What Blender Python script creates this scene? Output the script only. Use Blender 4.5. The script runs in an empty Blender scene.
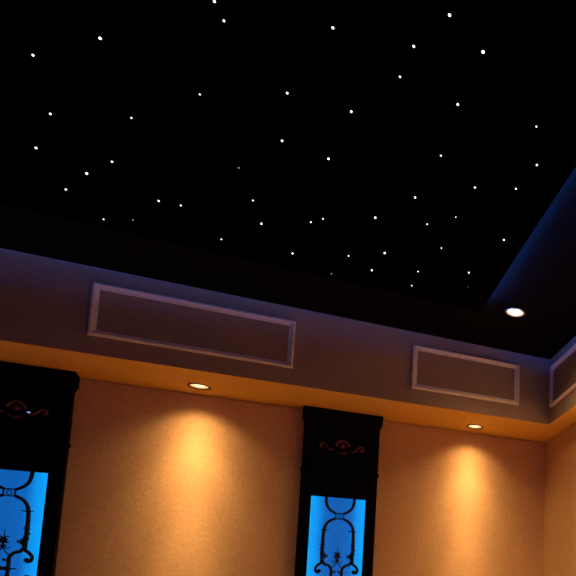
import bpy, bmesh, math
from mathutils import Vector, Matrix

sc = bpy.context.scene
COL = sc.collection

# ------------------------------------------------------------------ camera
cam_d = bpy.data.cameras.new('camera')
cam = bpy.data.objects.new('camera', cam_d)
COL.objects.link(cam)
right = Vector((0.85213402, -0.52323037, -0.00987909))
up = Vector((-0.06233702, -0.12022919, 0.99078708))
back = Vector((-0.51959765, -0.84366754, -0.13506801))
m = Matrix.Identity(4)
for i in range(3):
    m[i][0], m[i][1], m[i][2] = right[i], up[i], back[i]
m[0][3], m[1][3], m[2][3] = 0.0, 0.0, 1.2
cam.matrix_world = m
cam_d.sensor_width = 36
cam_d.lens = 715.8016 / 576 * 36
cam_d.shift_x = -(696.535 - 288) / 576
cam_d.shift_y = (542.056 - 288) / 576
cam_d.clip_start = 0.02
sc.camera = cam

# ------------------------------------------------------------------ world, exposure
w = bpy.data.worlds.new('world')
sc.world = w
w.use_nodes = True
w.node_tree.nodes['Background'].inputs[0].default_value = (0.36, 0.27, 1.0, 1)
w.node_tree.nodes['Background'].inputs[1].default_value = 0.20   # added purple-blue fill that tints the fascia, entering where no front wall stands
vs = sc.view_settings
vs.view_transform = 'Standard'
vs.look = 'None'
vs.gamma = 1
vs.use_curve_mapping = False
vs.exposure = 0.0

# light levels of the room's lamps
SPOT_W = 192.0            # each recessed downlight
WARM = (1.0, 0.57, 0.22)
LED = 600.0               # blue strip round the star panel
GLASS = 0.82              # backlit blue glass

# ------------------------------------------------------------------ dimensions (metres)
XR, YB, XL, YF = 1.803, 5.116, -4.14, -2.2      # walls
ZS, ZC = 2.70, 3.173                            # soffit, ceiling
FY, FX = 4.659, 1.670                           # fascia faces
PZ, PX, PY = 3.1125, 1.005, 4.045               # star panel underside and edges
GAP = 0.009

# ------------------------------------------------------------------ materials
def mat(name, color, rough=0.7, metal=0.0, noise=0.0, scale=60.0, bump=0.0, emit=None, estr=0.0, spec=0.5):
    mt = bpy.data.materials.new(name)
    mt.use_nodes = True
    nt = mt.node_tree
    b = nt.nodes['Principled BSDF']
    b.inputs['Base Color'].default_value = (*color, 1)
    b.inputs['Roughness'].default_value = rough
    b.inputs['Metallic'].default_value = metal
    b.inputs['Specular IOR Level'].default_value = spec
    if noise or bump:
        tc = nt.nodes.new('ShaderNodeTexCoord')
        nz = nt.nodes.new('ShaderNodeTexNoise')
        nz.inputs['Scale'].default_value = scale
        nz.inputs['Detail'].default_value = 6
        nz.inputs['Roughness'].default_value = 0.75
        nt.links.new(tc.outputs['Object'], nz.inputs['Vector'])
        if noise:
            rp = nt.nodes.new('ShaderNodeValToRGB')
            rp.color_ramp.elements[0].position = 0.3
            rp.color_ramp.elements[1].position = 0.7
            rp.color_ramp.elements[0].color = (*[c * (1 - noise) for c in color], 1)
            rp.color_ramp.elements[1].color = (*[min(1, c * (1 + noise)) for c in color], 1)
            nt.links.new(nz.outputs['Fac'], rp.inputs['Fac'])
            nt.links.new(rp.outputs['Color'], b.inputs['Base Color'])
        if bump:
            bp = nt.nodes.new('ShaderNodeBump')
            bp.inputs['Strength'].default_value = bump
            bp.inputs['Distance'].default_value = 0.003
            nt.links.new(nz.outputs['Fac'], bp.inputs['Height'])
            nt.links.new(bp.outputs['Normal'], b.inputs['Normal'])
    if emit:
        b.inputs['Emission Color'].default_value = (*emit, 1)
        b.inputs['Emission Strength'].default_value = estr
    return mt

M = {
    'wall': mat('peach_wall_paint', (0.61, 0.405, 0.22), 0.85, noise=0.13, scale=58, bump=0.35, spec=0.2),
    'soffit': mat('soffit_paint', (0.86, 0.56, 0.13), 0.9, noise=0.08, scale=58, bump=0.15, spec=0.2),
    'fascia': mat('fascia_paint', (0.33, 0.26, 0.235), 0.9, noise=0.12, scale=70, bump=0.2, spec=0.2),
    'trim': mat('white_moulding_paint', (0.90, 0.88, 0.97), 0.45),
    'black': mat('black_ceiling_fabric', (0.012, 0.010, 0.011), 1.0, noise=0.2, scale=150, spec=0.0),
    'border': mat('black_ceiling_paint', (0.0042, 0.0022, 0.0024), 0.95, noise=0.15, scale=80, spec=0.05),
    'panel': mat('black_star_fabric', (0.0015, 0.0012, 0.0015), 1.0, spec=0.0),
    'carpet': mat('brown_carpet', (0.27, 0.155, 0.08), 1.0, noise=0.3, scale=40, spec=0.0),
    'wood': mat('ebony_wood', (0.0014, 0.0010, 0.0011), 0.5, noise=0.4, scale=20, spec=0.05),
    'gilt': mat('dark_bronze_gilding', (0.17, 0.075, 0.055), 0.32, metal=0.75, noise=0.4, scale=120),
    'iron': mat('black_wrought_iron', (0.006, 0.006, 0.009), 0.35, metal=0.3),
    'ring': mat('bronze_lamp_trim', (0.20, 0.10, 0.05), 0.45, metal=0.5),
    'whitering': mat('white_lamp_trim', (0.80, 0.72, 0.62), 0.4),
    'lamp': mat('halogen_lens', (1, 0.9, 0.7), 0.3, emit=(1.0, 0.80, 0.46), estr=1.3),
    'lampw': mat('halogen_lens_white', (1, 0.9, 0.8), 0.3, emit=(1.0, 0.92, 0.80), estr=4.0),
    'refl': mat('glowing_lamp_reflector', (0.9, 0.75, 0.55), 0.3, metal=0.6, emit=(1.0, 0.62, 0.30), estr=0.55),  # lamplight on the reflector is put in as emission
    'reflw': mat('glowing_lamp_reflector_bright', (0.9, 0.8, 0.65), 0.3, metal=0.6, emit=(1.0, 0.70, 0.45), estr=0.9),  # stronger emission stands in for lamplight on the white-rimmed reflectors
    'star': mat('fibre_end_bright', (1, 1, 1), 0.3, emit=(0.86, 0.90, 1.0), estr=3.0),
    'starblue': mat('fibre_end_bluish', (1, 1, 1), 0.3, emit=(0.62, 0.72, 1.0), estr=2.2),
    'stardim': mat('fibre_end_dim', (1, 1, 1), 0.3, emit=(0.5, 0.52, 0.75), estr=0.45),
    'led': mat('blue_led_tape', (0.1, 0.2, 0.9), 0.4, emit=(0.006, 0.19, 1.0), estr=LED),
    'leddim': mat('blue_led_tape_far', (0.1, 0.2, 0.9), 0.4, emit=(0.04, 0.24, 1.0), estr=LED * 0.10),
    'bluedot': mat('emissive_blue_dot', (0.4, 0.6, 1), 0.3, emit=(0.30, 0.50, 1.0), estr=0.7),
    'metal': mat('grey_steel', (0.3, 0.3, 0.3), 0.4, metal=0.9),
}
for k in ('star', 'starblue', 'stardim', 'bluedot'):
    M[k].cycles.emission_sampling = 'NONE'

def glass_mat():
    mt = bpy.data.materials.new('backlit_blue_glass')
    mt.use_nodes = True
    nt = mt.node_tree
    b = nt.nodes['Principled BSDF']
    b.inputs['Base Color'].default_value = (0.01, 0.05, 0.12, 1)
    b.inputs['Roughness'].default_value = 0.35
    tc = nt.nodes.new('ShaderNodeTexCoord')
    sp = nt.nodes.new('ShaderNodeSeparateXYZ')
    nt.links.new(tc.outputs['Generated'], sp.inputs[0])
    a = nt.nodes.new('ShaderNodeMath'); a.operation = 'SUBTRACT'; a.inputs[1].default_value = 0.5
    nt.links.new(sp.outputs['X'], a.inputs[0])
    ab = nt.nodes.new('ShaderNodeMath'); ab.operation = 'ABSOLUTE'
    nt.links.new(a.outputs[0], ab.inputs[0])
    nz = nt.nodes.new('ShaderNodeTexNoise'); nz.inputs['Scale'].default_value = 9
    nt.links.new(tc.outputs['Object'], nz.inputs['Vector'])
    mu = nt.nodes.new('ShaderNodeMath'); mu.operation = 'MULTIPLY_ADD'
    mu.inputs[1].default_value = 0.10; mu.inputs[2].default_value = -0.05
    nt.links.new(nz.outputs['Fac'], mu.inputs[0])
    ad = nt.nodes.new('ShaderNodeMath'); ad.operation = 'ADD'
    nt.links.new(ab.outputs[0], ad.inputs[0]); nt.links.new(mu.outputs[0], ad.inputs[1])
    rp = nt.nodes.new('ShaderNodeValToRGB')
    e = rp.color_ramp.elements
    e[0].position = 0.0; e[0].color = (0.004, 0.125, 0.50, 1)
    e[1].position = 0.5; e[1].color = (0.003, 0.46, 1.2, 1)
    n = e.new(0.24); n.color = (0.004, 0.15, 0.60, 1)
    n = e.new(0.36); n.color = (0.004, 0.33, 0.98, 1)
    nt.links.new(ad.outputs[0], rp.inputs['Fac'])
    nt.links.new(rp.outputs['Color'], b.inputs['Emission Color'])
    b.inputs['Emission Strength'].default_value = GLASS
    return mt
M['glass'] = glass_mat()

# ------------------------------------------------------------------ mesh helpers
def link(name, bm, material, parent=None, smooth=False, loc=None):
    bmesh.ops.recalc_face_normals(bm, faces=bm.faces)
    me = bpy.data.meshes.new(name)
    bm.to_mesh(me)
    bm.free()
    me.materials.append(material)
    if smooth:
        for p in me.polygons:
            p.use_smooth = True
    o = bpy.data.objects.new(name, me)
    COL.objects.link(o)
    if parent:
        o.parent = parent
    if loc:
        o.location = loc
    return o

def empty(name, loc, label=None, cat=None, group=None):
    o = bpy.data.objects.new(name, None)
    COL.objects.link(o)
    o.location = loc
    o.empty_display_size = 0.05
    tag(o, label, cat, group)
    return o

def tag(o, label=None, cat=None, group=None, kind=None):
    if label: o['label'] = label
    if cat: o['category'] = cat
    if group: o['group'] = group
    if kind: o['kind'] = kind
    return o

def box(bm, x0, x1, y0, y1, z0, z1):
    v = [bm.verts.new(p) for p in ((x0, y0, z0), (x1, y0, z0), (x1, y1, z0), (x0, y1, z0),
                                   (x0, y0, z1), (x1, y0, z1), (x1, y1, z1), (x0, y1, z1))]
    for f in ((0, 1, 2, 3), (4, 5, 6, 7), (0, 1, 5, 4), (1, 2, 6, 5), (2, 3, 7, 6), (3, 0, 4, 7)):
        bm.faces.new([v[i] for i in f])

def tube(bm, pts, r0, r1=None, seg=8, steps=5, depth=1.0, caps=True):
    """smooth round bar through pts (Catmull-Rom), radius r0 -> r1"""
    P = [Vector(p) for p in pts]
    if r1 is None: r1 = r0
    path = []
    n = len(P)
    if n == 2:
        path = [P[0].lerp(P[1], t / 3) for t in range(4)]
    else:
        for i in range(n - 1):
            a = P[i - 1] if i else P[0] * 2 - P[1]
            b, c = P[i], P[i + 1]
            d = P[i + 2] if i + 2 < n else P[-1] * 2 - P[-2]
            for s in range(steps):
                t = s / steps
                path.append(0.5 * ((2 * b) + (c - a) * t + (2 * a - 5 * b + 4 * c - d) * t * t + (3 * b - a - 3 * c + d) * t ** 3))
        path.append(P[-1])
    rings = []
    for i, p in enumerate(path):
        tg = (path[min(i + 1, len(path) - 1)] - path[max(i - 1, 0)]).normalized()
        side = tg.cross(Vector((0, 1, 0)))
        if side.length < 1e-4: side = Vector((1, 0, 0))
        side.normalize()
        nn = side.cross(tg).normalized()
        r = r0 + (r1 - r0) * i / (len(path) - 1)
        rings.append([bm.verts.new(p + side * r * math.cos(2 * math.pi * k / seg) + nn * depth * r * math.sin(2 * math.pi * k / seg)) for k in range(seg)])
    for a, b in zip(rings, rings[1:]):
        for k in range(seg):
            bm.faces.new((a[k], a[(k + 1) % seg], b[(k + 1) % seg], b[k]))
    if caps:
        bm.faces.new(rings[0]); bm.faces.new(rings[-1])

def blob(bm, c, sx, sy, sz, u=10, v=7):
    r = bmesh.ops.create_uvsphere(bm, u_segments=u, v_segments=v, radius=1)
    for q in r['verts']:
        q.co = Vector((c[0] + q.co.x * sx, c[1] + q.co.y * sy, c[2] + q.co.z * sz))

def lathe(bm, prof, seg=40):
    rings = [[bm.verts.new((r * math.cos(2 * math.pi * k / seg), r * math.sin(2 * math.pi * k / seg), z)) for k in range(seg)] if r > 1e-6
             else [bm.verts.new((0, 0, z))] for r, z in prof]
    for a, b in zip(rings, rings[1:]):
        for k in range(seg):
            j = (k + 1) % seg
            if len(a) == 1: bm.faces.new((a[0], b[j], b[k]))
            elif len(b) == 1: bm.faces.new((a[k], a[j], b[0]))
            else: bm.faces.new((a[k], a[j], b[j], b[k]))

def sheet_with_holes(bm, x0, x1, y0, y1, z, holes, r, t=0.03, seg=40):
    """horizontal board whose underside is at z, round holes of radius r right through it"""
    hs = [h for h in holes if x0 < h[0] < x1 and y0 < h[1] < y1]
    long_x = (x1 - x0) > (y1 - y0)
    s = min(r * 1.6, ((y1 - y0) if long_x else (x1 - x0)) / 2 - 1e-4)
    hs.sort(key=lambda h: h[0] if long_x else h[1])
    cur = x0 if long_x else y0
    def slab(a, b):
        if b - a < 1e-5: return
        if long_x: box(bm, a, b, y0, y1, z, z + t)
        else: box(bm, x0, x1, a, b, z, z + t)
    for hx, hy in hs:
        c = hx if long_x else hy
        slab(cur, c - s)
        cur = c + s
        if long_x:
            rx0, rx1, ry0, ry1 = c - s, c + s, y0, y1
        else:
            rx0, rx1, ry0, ry1 = x0, x1, c - s, c + s
        for zz in (z, z + t):
            inner, outer = [], []
            for k in range(seg):
                a = 2 * math.pi * (k + 0.5) / seg
                dx, dy = math.cos(a), math.sin(a)
                inner.append(bm.verts.new((hx + r * dx, hy + r * dy, zz)))
                tx = ((rx1 - hx) if dx > 0 else (rx0 - hx)) / dx if abs(dx) > 1e-9 else 1e9
                ty = ((ry1 - hy) if dy > 0 else (ry0 - hy)) / dy if abs(dy) > 1e-9 else 1e9
                tt = min(tx, ty)
                outer.append((bm.verts.new((hx + tt * dx, hy + tt * dy, zz)), tx < ty, dx > 0, dy > 0))
            for k in range(seg):
                j = (k + 1) % seg
                a, b = outer[k], outer[j]
                f = [inner[k], a[0]]
                if a[1] != b[1]:
                    f.append(bm.verts.new((rx1 if (a[2] if a[1] else b[2]) else rx0, ry1 if (b[3] if a[1] else a[3]) else ry0, zz)))
                f += [b[0], inner[j]]
                bm.faces.new(f)
        # the wall of the hole
        lo = [bm.verts.new((hx + r * math.cos(2 * math.pi * (k + .5) / seg), hy + r * math.sin(2 * math.pi * (k + .5) / seg), z)) for k in range(seg)]
        hi = [bm.verts.new((q.co.x, q.co.y, z + t)) for q in lo]
        for k in range(seg):
            j = (k + 1) % seg
            bm.faces.new((lo[k], lo[j], hi[j], hi[k]))
    slab(cur, x1 if long_x else y1)

# ------------------------------------------------------------------ downlight positions
HR = 0.052
SOFFIT_L = [(-0.360, 4.955), (1.238, 4.966), (-1.945, 4.955), (1.752, 3.98), (1.752, 2.3)]
BORDER_L = [(1.228, 4.060), (1.228, 2.38), (1.228, 0.7)]

# ------------------------------------------------------------------ structure
def struct(name, bm, mt, **k):
    return tag(link(name, bm, mt, **k), kind='structure')

bm = bmesh.new(); box(bm, XL - .1, XR + .1, YF - .1, YB + .1, -0.1, 0); struct('floor', bm, M['carpet'])
bm = bmesh.new()
box(bm, XL, XR, YB, YB + 0.1, 0, ZS - GAP)
box(bm, XL, XR, YB + 0.012, YB + 0.1, ZS - GAP, ZC + .1)
struct('wall_back', bm, M['wall'])
bm = bmesh.new()
box(bm, XR, XR + 0.1, YF, YB + 0.1, 0, ZS - GAP)
box(bm, XR + 0.012, XR + 0.1, YF, YB + 0.1, ZS - GAP, ZC + .1)
struct('wall_right', bm, M['wall'])
bm = bmesh.new(); box(bm, XL - 0.1, XL, YF, YB + 0.1, 0, ZC + .1); struct('wall_left', bm, M['wall'])

# soffit: boards round the room, underside at ZS
bm = bmesh.new()
sheet_with_holes(bm, XL, FX + 0.03, FY + 0.03, YB + 0.012, ZS, SOFFIT_L[:3], HR)
box(bm, XL, FX + 0.002, FY + 0.002, FY + 0.03, ZS - 0.0008, ZS)
sheet_with_holes(bm, FX + 0.03, XR + 0.012, YF, YB + 0.012, ZS, SOFFIT_L[3:], HR - .006)
box(bm, FX + 0.002, FX + 0.03, YF, FY + 0.03, ZS - 0.0008, ZS)
struct('trim_1', bm, M['soffit'])
# fascia above the soffit edge
bm = bmesh.new()
box(bm, XL, FX + 0.03, FY, FY + 0.03, ZS, ZC)
struct('trim_2', bm, M['fascia'])
bm = bmesh.new()
box(bm, FX, FX + 0.03, YF, FY, ZS, ZC)
struct('trim_3', bm, M['fascia'])

# black border ceiling (the stars hang below it on their own panel)
bm = bmesh.new()
sheet_with_holes(bm, PX + 0.02, FX + 0.03, YF, FY + 0.03, ZC, BORDER_L, HR, t=0.03)
box(bm, XL, PX + 0.02, YF, FY + 0.03, ZC, ZC + 0.03)
box(bm, XL, XR + .1, YF, YB + .1, ZC + 0.10, ZC + 0.13)
struct('ceiling', bm, M['border'])

# suspended star panel
bm = bmesh.new()
PXL, PYF, TH = -3.3, -1.4, 0.038
v = [bm.verts.new((x, y, z)) for z in (PZ, PZ + TH) for x, y in ((PXL, PYF), (PX - .045, PYF), (PX + .010, PY), (PXL, PY))]
for f in ((0, 1, 2, 3), (4, 5, 6, 7), (0, 1, 5, 4), (1, 2, 6, 5), (2, 3, 7, 6), (3, 0, 4, 7)):
    bm.faces.new([v[i] for i in f])
panel = struct('ceiling_panel', bm, M['panel'])
for k, pts in enumerate((((PX - .062, PYF + .05), (PX - .009, PY - .07)), ((PXL + .012, PYF + .05), (PXL + .012, PY - .05)), ((PXL + .05, PY - .012), (PX - .03, PY - .012)))):
    a, b = Vector((*pts[0], 0)), Vector((*pts[1], 0))
    n = (b - a).cross(Vector((0, 0, 1))).normalized() * .003
    bm = bmesh.new()
    vv = [bm.verts.new((p.x, p.y, z)) for z in (PZ + TH + .0003, PZ + TH + .003) for p in (a - n, b - n, b + n, a + n)]
    for f in ((0, 1, 2, 3), (4, 5, 6, 7), (0, 1, 5, 4), (1, 2, 6, 5), (2, 3, 7, 6), (3, 0, 4, 7)):
        bm.faces.new([vv[i] for i in f])
    link('led_strip', bm, M['led' if k < 2 else 'leddim'], panel)
for x in (PXL + .3, -2, -.6, PX - .25):
    for y in (PYF + .3, .6, 2.2, PY - .3):
        bm = bmesh.new(); box(bm, x - .03, x + .03, y - .03, y + .03, PZ + TH, ZC)
        link('hanger', bm, M['black'], panel)

# ------------------------------------------------------------------ recessed downlights
def light_profile(ld):
    """beam of a halogen reflector lamp: hot centre, long soft skirt (level falls with the angle off axis)"""
    ld.use_nodes = True
    nt = ld.node_tree
    em = nt.nodes['Emission']
    tc = nt.nodes.new('ShaderNodeTexCoord')
    sp = nt.nodes.new('ShaderNodeSeparateXYZ')
    nt.links.new(tc.outputs['Normal'], sp.inputs[0])
    ab = nt.nodes.new('ShaderNodeMath'); ab.operation = 'ABSOLUTE'
    nt.links.new(sp.outputs['Z'], ab.inputs[0])
    ac = nt.nodes.new('ShaderNodeMath'); ac.operation = 'ARCCOSINE'
    nt.links.new(ab.outputs[0], ac.inputs[0])
    rp = nt.nodes.new('ShaderNodeFloatCurve')
    dv = nt.nodes.new('ShaderNodeMath'); dv.operation = 'DIVIDE'; dv.inputs[1].default_value = math.pi / 2
    nt.links.new(ac.outputs[0], dv.inputs[0])
    nt.links.new(dv.outputs[0], rp.inputs['Value'])
    cv = rp.mapping.curves[0]
    # log10 of the level, mapped from -5..+1 to 0..1
    pts = [(0, .25), (8.7, .15), (15, -.24), (25, -.67), (36, -1.19), (50, -1.68), (62, -2.70), (70, -4.4), (90, -5)]
    for i, (a, l) in enumerate(pts):
        x, y = a / 90, (l + 5) / 6
        if i == 0: cv.points[0].location = (x, y)
        elif i == len(pts) - 1: cv.points[1].location = (x, y)
    for a, l in pts[1:-1]:
        cv.points.new(a / 90, (l + 5) / 6)
    rp.mapping.update()
    ma = nt.nodes.new('ShaderNodeMath'); ma.operation = 'MULTIPLY_ADD'
    ma.inputs[1].default_value = 6; ma.inputs[2].default_value = -5
    nt.links.new(rp.outputs[0], ma.inputs[0])
    pw = nt.nodes.new('ShaderNodeMath'); pw.operation = 'POWER'; pw.inputs[0].default_value = 10
    nt.links.new(ma.outputs[0], pw.inputs[1])
    nt.links.new(pw.outputs[0], em.inputs['Strength'])

def downlight(x, y, z, label, group, white=False, power=1.0):
    t = empty('recessed_downlight', (x, y, z), label, 'downlight', group)
    bm = bmesh.new()
    lathe(bm, [(HR - .006, .004), (HR - .007, -.002), (HR - .002, -.005), (HR + .003, -.005), (HR + .006, -.002), (HR + .006, -.0002)])
    link('trim_ring', bm, M['whitering' if white else 'ring'], t, True)
    bm = bmesh.new()
    lathe(bm, [(HR - .006, .002), (HR - .009, .010), (HR - .016, .022), (HR - .022, .030)])
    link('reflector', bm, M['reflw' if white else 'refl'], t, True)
    bm = bmesh.new()
    lathe(bm, [(0, -.001), (.016, .001), (.026, .007), (HR - .021, .031), (HR - .024, .050), (0, .055)] if white else
              [(0, -.003), (.018, -.001), (.032, .007), (HR - .013, .024), (HR - .016, .050), (0, .055)])
    link('lamp', bm, M['lampw' if white else 'lamp'], t, True)
    ld = bpy.data.lights.new('lamp_beam', 'SPOT')
    ld.energy = SPOT_W * power
    ld.color = WARM
    ld.spot_size = math.radians(150)
    ld.spot_blend = 0.2
    ld.shadow_soft_size = 0.022
    light_profile(ld)
    lo = bpy.data.objects.new('lamp_beam', ld)
    COL.objects.link(lo)
    lo.parent = t
    lo.location = (0, 0, -0.02)
    return t

downlight(*SOFFIT_L[0], ZS, 'small round recessed spotlight in the soffit between the two black cabinets, bronze rim', 'soffit downlights')
downlight(*SOFFIT_L[1], ZS, 'small round recessed spotlight in the soffit right of the second cabinet, near the room corner', 'soffit downlights', power=0.85)
downlight(*SOFFIT_L[2], ZS, 'small round recessed spotlight in the soffit left of the far left cabinet', 'soffit downlights')
downlight(*SOFFIT_L[3], ZS, 'small round recessed spotlight in the narrow right soffit, nearer the back corner', 'soffit downlights', power=2.2)
downlight(*SOFFIT_L[4], ZS, 'added, unseen round recessed spotlight in the narrow right soffit, further from the back corner', 'soffit downlights', power=1.6)  # out-of-view lamp, added to raise the light level
downlight(*BORDER_L[0], ZC, 'white-rimmed glowing recessed light in the black ceiling border near the corner', 'ceiling downlights', True, 1.8)
downlight(*BORDER_L[1], ZC, 'added, unseen white-rimmed recessed light in the black ceiling border, middle of the right side', 'ceiling downlights', True, 1.6)  # not in view, put in to bring up the room's light
downlight(*BORDER_L[2], ZC, 'added, unseen white-rimmed recessed light in the black ceiling border, furthest from the corner', 'ceiling downlights', True, 1.6)  # another unseen border lamp, added for the light level

# ------------------------------------------------------------------ rectangular picture-frame mouldings on the fascia
PROF = [(0, 0), (0, .010), (.004, .016), (.011, .019), (.017, .015), (.021, .010), (.028, .009), (.033, .005), (.033, 0)]
def moulding(name_loc, half_w, half_h, label, on_right=False):
    t = empty('panel_moulding', name_loc, label, 'panel moulding', 'white rectangular mouldings on the fascia')
    def pt(cx, cz, u, v):
        a = cx * (half_w - u); b = cz * (half_h - u)
        return (-v, -a, b) if on_right else (a, -v, b)
    for name, c0, c1 in (('top_rail', (-1, 1), (1, 1)), ('side_rail', (1, 1), (1, -1)), ('bottom_rail', (1, -1), (-1, -1)), ('side_rail', (-1, -1), (-1, 1))):
        bm = bmesh.new()
        a = [bm.verts.new(pt(*c0, u, v)) for u, v in PROF]
        b = [bm.verts.new(pt(*c1, u, v)) for u, v in PROF]
        for k in range(len(PROF)):
            j = (k + 1) % len(PROF)
            bm.faces.new((a[k], a[j], b[j], b[k]))
        bm.faces.new(a); bm.faces.new(b)
        link(name, bm, M['trim'], t)
    return t
zc = (1.258 + 1.065) / 2 * 1.5 + 1.2
hh = (1.258 - 1.065) / 2 * 1.5
moulding(((-.5545 + .0665) / 2 * 1.5, FY, zc), (.0665 + .5545) / 2 * 1.5, hh, 'long white rectangular wall moulding on the back fascia, left of the shorter one')
moulding(((.502 + .966) / 2 * 1.5, FY, zc), (.966 - .502) / 2 * 1.5, hh, 'shorter white rectangular wall moulding on the back fascia, beside the corner')
moulding((FX, (4.622 + 3.45) / 2, (1.270 + 1.073) / 2 * 1.5 + 1.2), (4.622 - 3.45) / 2, (1.270 - 1.073) / 2 * 1.5, 'white rectangular wall moulding on the right-hand fascia, cut by the photo edge', True)

# ------------------------------------------------------------------ backlit display cabinets
H0 = 1.2                                       # traced heights below are above this level
def mirror(pts): return [(-x, z) for x, z in pts]
def cabinet(xc, label, has_dot=False, crown=.026):
    t = empty('wall_cabinet', (xc, YB, 0), label, 'cabinet', 'black backlit cabinets on the back wall')
    yf = 5.058 - YB                            # front face
    hw, ww = 0.2215, 0.158
    zt, zb = 0.930 + H0, 0.930 + H0 - 1.05
    top = 1.41 + H0
    # carcass: stiles, header, base and back board round the glass opening
    bm = bmesh.new()
    box(bm, -hw, -ww, yf, -0.0005, 0.0, top)
    box(bm, ww, hw, yf, -0.0005, 0.0, top)
    box(bm, -ww, ww, yf, -0.0005, zt, top)
    box(bm, -ww, ww, yf, -0.0005, 0.0, zb)
    box(bm, -ww, ww, -0.012, -0.0005, zb, zt)
    link('carcass', bm, M['wood'], t)
    # crown: stepped cornice up to the soffit
    bm = bmesh.new()
    prof = [(0, top), (.004, top), (.008, top + .008), (.016, top + .020), (.018, top + .028), (crown - .004, ZS - .034), (crown, ZS - .026), (crown, ZS - .003)]
    rows = []
    for d, z in prof:
        rows.append([bm.verts.new(p) for p in ((-hw - min(d, .018) * .72, -0.0005, z), (-hw - min(d, .018) * .72, yf - d, z), (hw + min(d, .018) * .72, yf - d, z), (hw + min(d, .018) * .72, -0.0005, z))])
    for a, b in zip(rows, rows[1:]):
        for k in range(4):
            j = (k + 1) % 4
            bm.faces.new((a[k], a[j], b[j], b[k]))
    bm.faces.new(rows[0]); bm.faces.new(rows[-1])
    link('crown', bm, M['wood'], t)
    # bead under the frieze
    bm = bmesh.new()
    zz = 1.098 + H0
    for k, (d, z0, z1) in enumerate(((.003, zz - .012, zz - .006), (.007, zz - .006, zz + .006), (.003, zz + .006, zz + .012))):
        box(bm, -hw - d, hw + d, yf - d, -0.0005, z0, z1)
    link('bead', bm, M['wood'], t)
    bm = bmesh.new(); box(bm, -hw - .008, hw + .008, yf - .008, -0.0005, 0, .12)
    link('plinth', bm, M['wood'], t)
    # glass
    bm = bmesh.new(); box(bm, -ww, ww, yf + .022, -0.0125, zb, zt)
    link('glass_panel', bm, M['glass'], t)
    # thin sight-edge lip round the glass
    bm = bmesh.new()
    box(bm, -ww - .006, -ww, yf - .003, yf, zb - .006, zt + .006)
    box(bm, ww, ww + .006, yf - .003, yf, zb - .006, zt + .006)
    box(bm, -ww, ww, yf - .003, yf, zt, zt + .006)
    box(bm, -ww, ww, yf - .003, yf, zb - .006, zb)
    link('glass_lip', bm, M['wood'], t)
    # wrought iron scrollwork, mirrored left-right and top-bottom
    yi = yf + .012
    zm = 0.930 - 1.05 / 2                      # mirror height
    bm = bmesh.new()
    U = [(-.082, .930), (-.079, .893), (-.068, .862), (-.047, .840), (-.022, .826)]
    A = [(-.024, .792), (-.052, .778), (-.074, .752), (-.084, .715), (-.087, .66), (-.087, .58), (-.086, .500)]
    C = [(-.084, .520), (-.092, .502), (-.107, .490), (-.119, .470), (-.117, .450), (-.104, .443), (-.097, .452)]
    D = [(-.084, .520), (-.070, .498), (-.048, .490), (-.033, .470), (-.028, .445), (-.031, .420), (-.031, zm)]
    for s in (1, -1):
        for f in (1, -1):
            def q(pts): return [(s * x, yi, H0 + (z if f == 1 else 2 * zm - z)) for x, z in pts]
            tube(bm, q(U), .0095, .0080)
            tube(bm, q(A), .0085, .0110)
            tube(bm, q(C), .0095, .0075)
            blob(bm, q([(-.099, .453)])[0], .013, .007, .012)
            tube(bm, q(D), .0095, .0080)
            tube(bm, q([(-.086, .60), (-.075, .553), (-.084, .50)]), .004, .004)
    link('scrollwork', bm, M['iron'], t, True)
    for f in (1, -1):
        def z_(z): return H0 + (z if f == 1 else 2 * zm - z)
        # collar: little square band with a ring in it
        bm = bmesh.new()
        for x0, x1, z0, z1 in ((-.026, .026, .824, .830), (-.026, .026, .788, .794), (-.026, -.020, .794, .824), (.020, .026, .794, .824)):
            a, b = sorted((z_(z0), z_(z1)))
            box(bm, x0, x1, yi - .006, yi + .006, a, b)
        tube(bm, [(.011 * math.cos(a), yi, z_(.809) + .011 * math.sin(a)) for a in [k * math.pi / 4 for k in range(9)]], .0022, seg=6, steps=2)
        link('collar', bm, M['iron'], t)
        # central rosette with upright bud
        bm = bmesh.new()
        zc_ = z_(.552)
        for k in range(6):
            a = k * math.pi / 3 + .5
            blob(bm, (.012 * math.cos(a), yi - .002, zc_ + .012 * math.sin(a)), .007, .004, .007, 8, 5)
        blob(bm, (0, yi - .005, zc_), .006, .005, .006, 8, 5)
        tube(bm, [(0, yi, z_(.56)), (.002, yi, z_(.585)), (0, yi, z_(.612))], .004, .001, seg=6)
        for s in (-1, 1):
            tube(bm, [(0, yi, z_(.56)), (s * .012, yi - .004, z_(.574)), (s * .022, yi, z_(.570))], .0055, .0015, seg=6)
            tube(bm, [(0, yi, z_(.55)), (s * .014, yi - .004, z_(.540)), (s * .026, yi, z_(.546))], .0055, .0015, seg=6)
            tube(bm, [(0, yi, z_(.53)), (s * .010, yi - .004, z_(.524)), (s * .018, yi, z_(.532))], .0060, .0015, seg=6)
        tube(bm, [(0, yi, z_(.545)), (0, yi, z_(.515))], .004, .003, seg=6)
        for s in (-1, 1):
            tube(bm, [(0, yi, z_(.52)), (s * .018, yi, z_(.512)), (s * .034, yi, z_(.520))], .004, .0015, seg=6)
            tube(bm, [(0, yi, z_(.515)), (s * .014, yi, z_(.492)), (s * .031, yi, z_(.47))], .003, .003, seg=6)
        link('rosette', bm, M['iron'], t, True)
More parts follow.
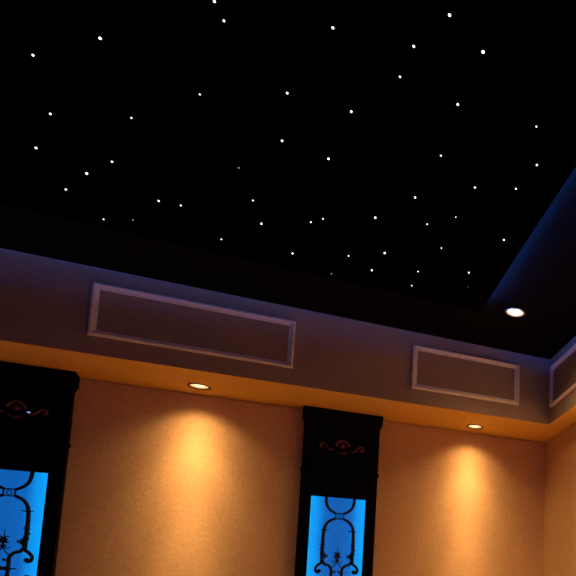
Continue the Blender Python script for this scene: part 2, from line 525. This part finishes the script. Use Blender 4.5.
        # leaves and spikes on the uprights
        for s in (-1, 1):
            bm = bmesh.new()
            tube(bm, [(s * .105, yi, z_(.716)), (s * .083, yi, z_(.713))], .002, .0060, seg=6)
            tube(bm, [(s * .083, yi, z_(.713)), (s * .054, yi, z_(.716))], .0060, .002, seg=6)
            link('spike', bm, M['iron'], t, True)
            bm = bmesh.new()
            for dx, dz, ex, ez in ((.084, .63, .100, .615), (.084, .61, .104, .585), (.086, .59, .100, .560), (.084, .63, .072, .618), (.086, .60, .096, .628)):
                tube(bm, [(s * dx, yi, z_(dz)), (s * (dx + ex) / 2, yi - .003, z_((dz + ez) / 2 + .004)), (s * ex, yi, z_(ez))], .0070, .002, seg=6)
            for ex, ez in ((.052, .556), (.054, .543), (.066, .566), (.066, .534)):
                tube(bm, [(s * .086, yi, z_(.548)), (s * (.086 + ex) / 2, yi - .003, z_(.549)), (s * ex, yi, z_(ez))], .0085, .003, seg=6)
            link('leaf', bm, M['iron'], t, True)
    # middle boss where the scrolls cross
    bm = bmesh.new()
    blob(bm, (0, yi - .003, H0 + zm), .013, .008, .013)
    for s in (-1, 1):
        tube(bm, [(0, yi, H0 + zm), (s * .03, yi, H0 + zm + .012), (s * .034, yi, H0 + .452)], .006, .005, seg=6)
        tube(bm, [(0, yi, H0 + zm), (s * .03, yi, H0 + zm - .012), (s * .034, yi, H0 + 2 * zm - .452)], .006, .005, seg=6)
        tube(bm, [(s * .02, yi, H0 + zm), (s * .045, yi, H0 + zm), (s * .066, yi, H0 + zm)], .007, .0015, seg=6)
        blob(bm, (s * .012, yi - .003, H0 + zm + .045), .008, .006, .008, 8, 5)
        blob(bm, (s * .012, yi - .003, H0 + zm - .045), .008, .006, .008, 8, 5)
    link('centre_boss', bm, M['iron'], t, True)
    for o in t.children:
        if o.data.materials[0] == M['iron']: o.location.x = 0.010
    # carved ornament on the frieze: arched crest between two scrolls
    yo = yf - .003
    bm = bmesh.new()
    zo = H0 + 1.27
    tube(bm, [(-.040, yo, zo - .002), (-.024, yo - .004, zo + .020), (0, yo - .006, zo + .031), (.024, yo - .004, zo + .020), (.040, yo, zo - .002)], .0095, .0095)
    tube(bm, [(-.028, yo, zo - .044), (0, yo - .003, zo - .057), (.028, yo, zo - .044)], .0055, .0055)
    blob(bm, (0, yo, zo), .010, .006, .012)
    for k in range(5):
        a = math.radians(40 + 25 * k)
        tube(bm, [(0, yo, zo - .02), (.026 * math.cos(a), yo - .002, zo - .02 + .034 * math.sin(a))], .003, .0045, seg=6)
    for s in (-1, 1):
        tube(bm, [(s * .048, yo, zo - .030), (s * .066, yo - .002, zo - .034), (s * .082, yo - .002, zo - .022), (s * .096, yo - .004, zo - .004), (s * .114, yo - .004, zo + .002), (s * .126, yo - .002, zo - .010), (s * .120, yo, zo - .022), (s * .110, yo, zo - .018)], .005, .0085)
    link('carved_ornament', bm, M['gilt'], t, True)
    if has_dot:
        bm = bmesh.new(); blob(bm, (.051, yf - .002, H0 + 1.250), .0085, .004, .004)  # small self-emitting blue-white dot on the frieze
        tag(link('blue_dot', bm, M['bluedot'], t, True), 'tiny glowing blue-white dot')
    return t

cabinet(0.416, 'tall black wall cabinet with blue glowing glass between the two lit wall patches')
cabinet(-1.158, 'tall black wall cabinet with blue glowing glass, cut by the left photo edge', True, .050)

# ------------------------------------------------------------------ fibre optic stars (x, y, size, kind, label)
STARS = [
    (-.533, 2.719, 1.05, 'star', 'near the top left, right of the leftmost high one'),
    (-.731, 2.915, .95, 'starblue', 'highest one against the left edge'),
    (-.745, 3.230, .95, 'starblue', 'second down along the left edge'),
    (-.498, 3.106, .8, 'starblue', 'alone between the left edge group and the upper middle'),
    (-.218, 2.375, .9, 'star', 'at the very top edge, upper of a close pair'),
    (-.196, 2.441, .85, 'star', 'just under the top edge, lower of a close pair'),
    (-.278, 2.842, .75, 'starblue', 'small, below the close pair at the top edge'),
    (-.017, 2.679, .9, 'star', 'upper middle, straight above another of its brightness'),
    (-.024, 2.965, .95, 'star', 'in the middle, below the upper middle one'),
    (.094, 2.297, .95, 'star', 'near the top edge, midway across'),
    (.324, 2.242, .95, 'star', 'top right, upper of the pair leaning left'),
    (.308, 2.399, .85, 'star', 'top right, lower of the pair leaning left'),
    (.185, 2.662, .95, 'star', 'bright, lower left of the top right pair'),
    (.396, 2.062, 1.1, 'star', 'bright, at the top edge right of the middle'),
    (.522, 2.149, 1.3, 'star', 'largest and brightest, near the top right corner'),
    (.507, 2.428, 1.0, 'star', 'straight below the brightest one at top right'),
    (.786, 2.392, .85, 'starblue', 'upper of two at the right edge above the blue strip'),
    (-.835, 3.495, 1.1, 'starblue', 'bluish, third down along the left edge'),
    (-.598, 3.448, .9, 'star', 'left side, top of a slanting row of three'),
    (-.698, 3.592, 1.1, 'star', 'left side, brightest middle of a slanting row of three'),
    (-.793, 3.770, .9, 'star', 'left side, lowest of a slanting row of three'),
    (-.695, 3.964, .8, 'starblue', 'lowest at left, above the long moulding'),
    (-.583, 3.904, .8, 'stardim', 'very faint, beside the lowest left one'),
    (-.168, 3.235, .7, 'stardim', 'very faint, alone in the left middle'),
    (-.468, 3.670, .9, 'star', 'left one of the level pair above the long moulding'),
    (-.389, 3.662, .9, 'starblue', 'right one of the level pair above the long moulding'),
    (-.119, 3.459, .85, 'starblue', 'upper of two left of the low tight pair'),
    (-.086, 3.644, 1.0, 'star', 'lower of two left of the low tight pair'),
    (-.247, 3.889, .85, 'starblue', 'alone and low, above the right part of the long moulding'),
    (.137, 2.990, 1.0, 'star', 'bright, centre of the ceiling'),
    (.480, 3.079, 1.0, 'star', 'right of centre, above the lone small one'),
    (.354, 3.328, 1.1, 'star', 'bright, right of the low tight pair'),
    (.566, 3.262, .85, 'starblue', 'right of centre, left of a faint bluish one'),
    (.152, 3.458, .85, 'starblue', 'right one of the tight pair low in the middle'),
    (.107, 3.514, .85, 'starblue', 'left one of the tight pair low in the middle'),
    (.048, 3.862, .95, 'star', 'below the tight pair, to its left'),
    (.287, 3.746, .9, 'starblue', 'left corner of a low triangle of three'),
    (.437, 3.627, 1.15, 'star', 'bright right corner of a low triangle of three'),
    (.406, 3.839, 1.0, 'star', 'bottom corner of a low triangle of three'),
    (.230, 3.984, .85, 'stardim', 'faint bluish, lowest in the middle'),
    (.613, 3.732, .85, 'starblue', 'upper of the low pair above the short moulding'),
    (.613, 3.907, .85, 'starblue', 'lower of the low pair above the short moulding'),
    (.516, 2.742, .85, 'starblue', 'bluish, on the right under the top right group'),
    (.861, 2.603, .95, 'star', 'lower of two at the right edge above the blue strip'),
    (.684, 2.877, .9, 'star', 'left one of two level ones near the blue strip'),
    (.836, 2.797, .9, 'star', 'right one of two level ones near the blue strip'),
    (.666, 3.138, .65, 'starblue', 'small and bluish, right of centre'),
    (.908, 3.212, 1.0, 'star', 'nearest to the blue glowing strip'),
    (.667, 3.439, .75, 'starblue', 'small, above the low pair near the ceiling light'),
    (.842, 3.610, .95, 'star', 'upper of the pair left of the ceiling light'),
    (.877, 3.769, .6, 'stardim', 'faint lower one of the pair left of the ceiling light'),
]
bm = bmesh.new()
bmesh.ops.create_uvsphere(bm, u_segments=12, v_segments=8, radius=1)
star_me = {}
for k in ('star', 'starblue', 'stardim'):
    me = bpy.data.meshes.new('star_light_' + k)
    bm.to_mesh(me)
    me.materials.append(M[k])
    for p in me.polygons: p.use_smooth = True
    star_me[k] = me
bm.free()
tone = {'star': 'white', 'starblue': 'bluish-white', 'stardim': 'dim grey-blue'}
for x, y, s, k, lab in STARS:
    o = bpy.data.objects.new('star_light', star_me[k])
    COL.objects.link(o)
    r = 0.0038 * s
    o.scale = (r, r, r)
    k_ = (PZ - r * .85 - 1.2) / (PZ - 1.2)
    o.location = (x * k_, y * k_, PZ - r * 0.85)
    tag(o, tone[k] + ' ceiling star, ' + lab, 'star light', 'fibre optic stars on the black ceiling')
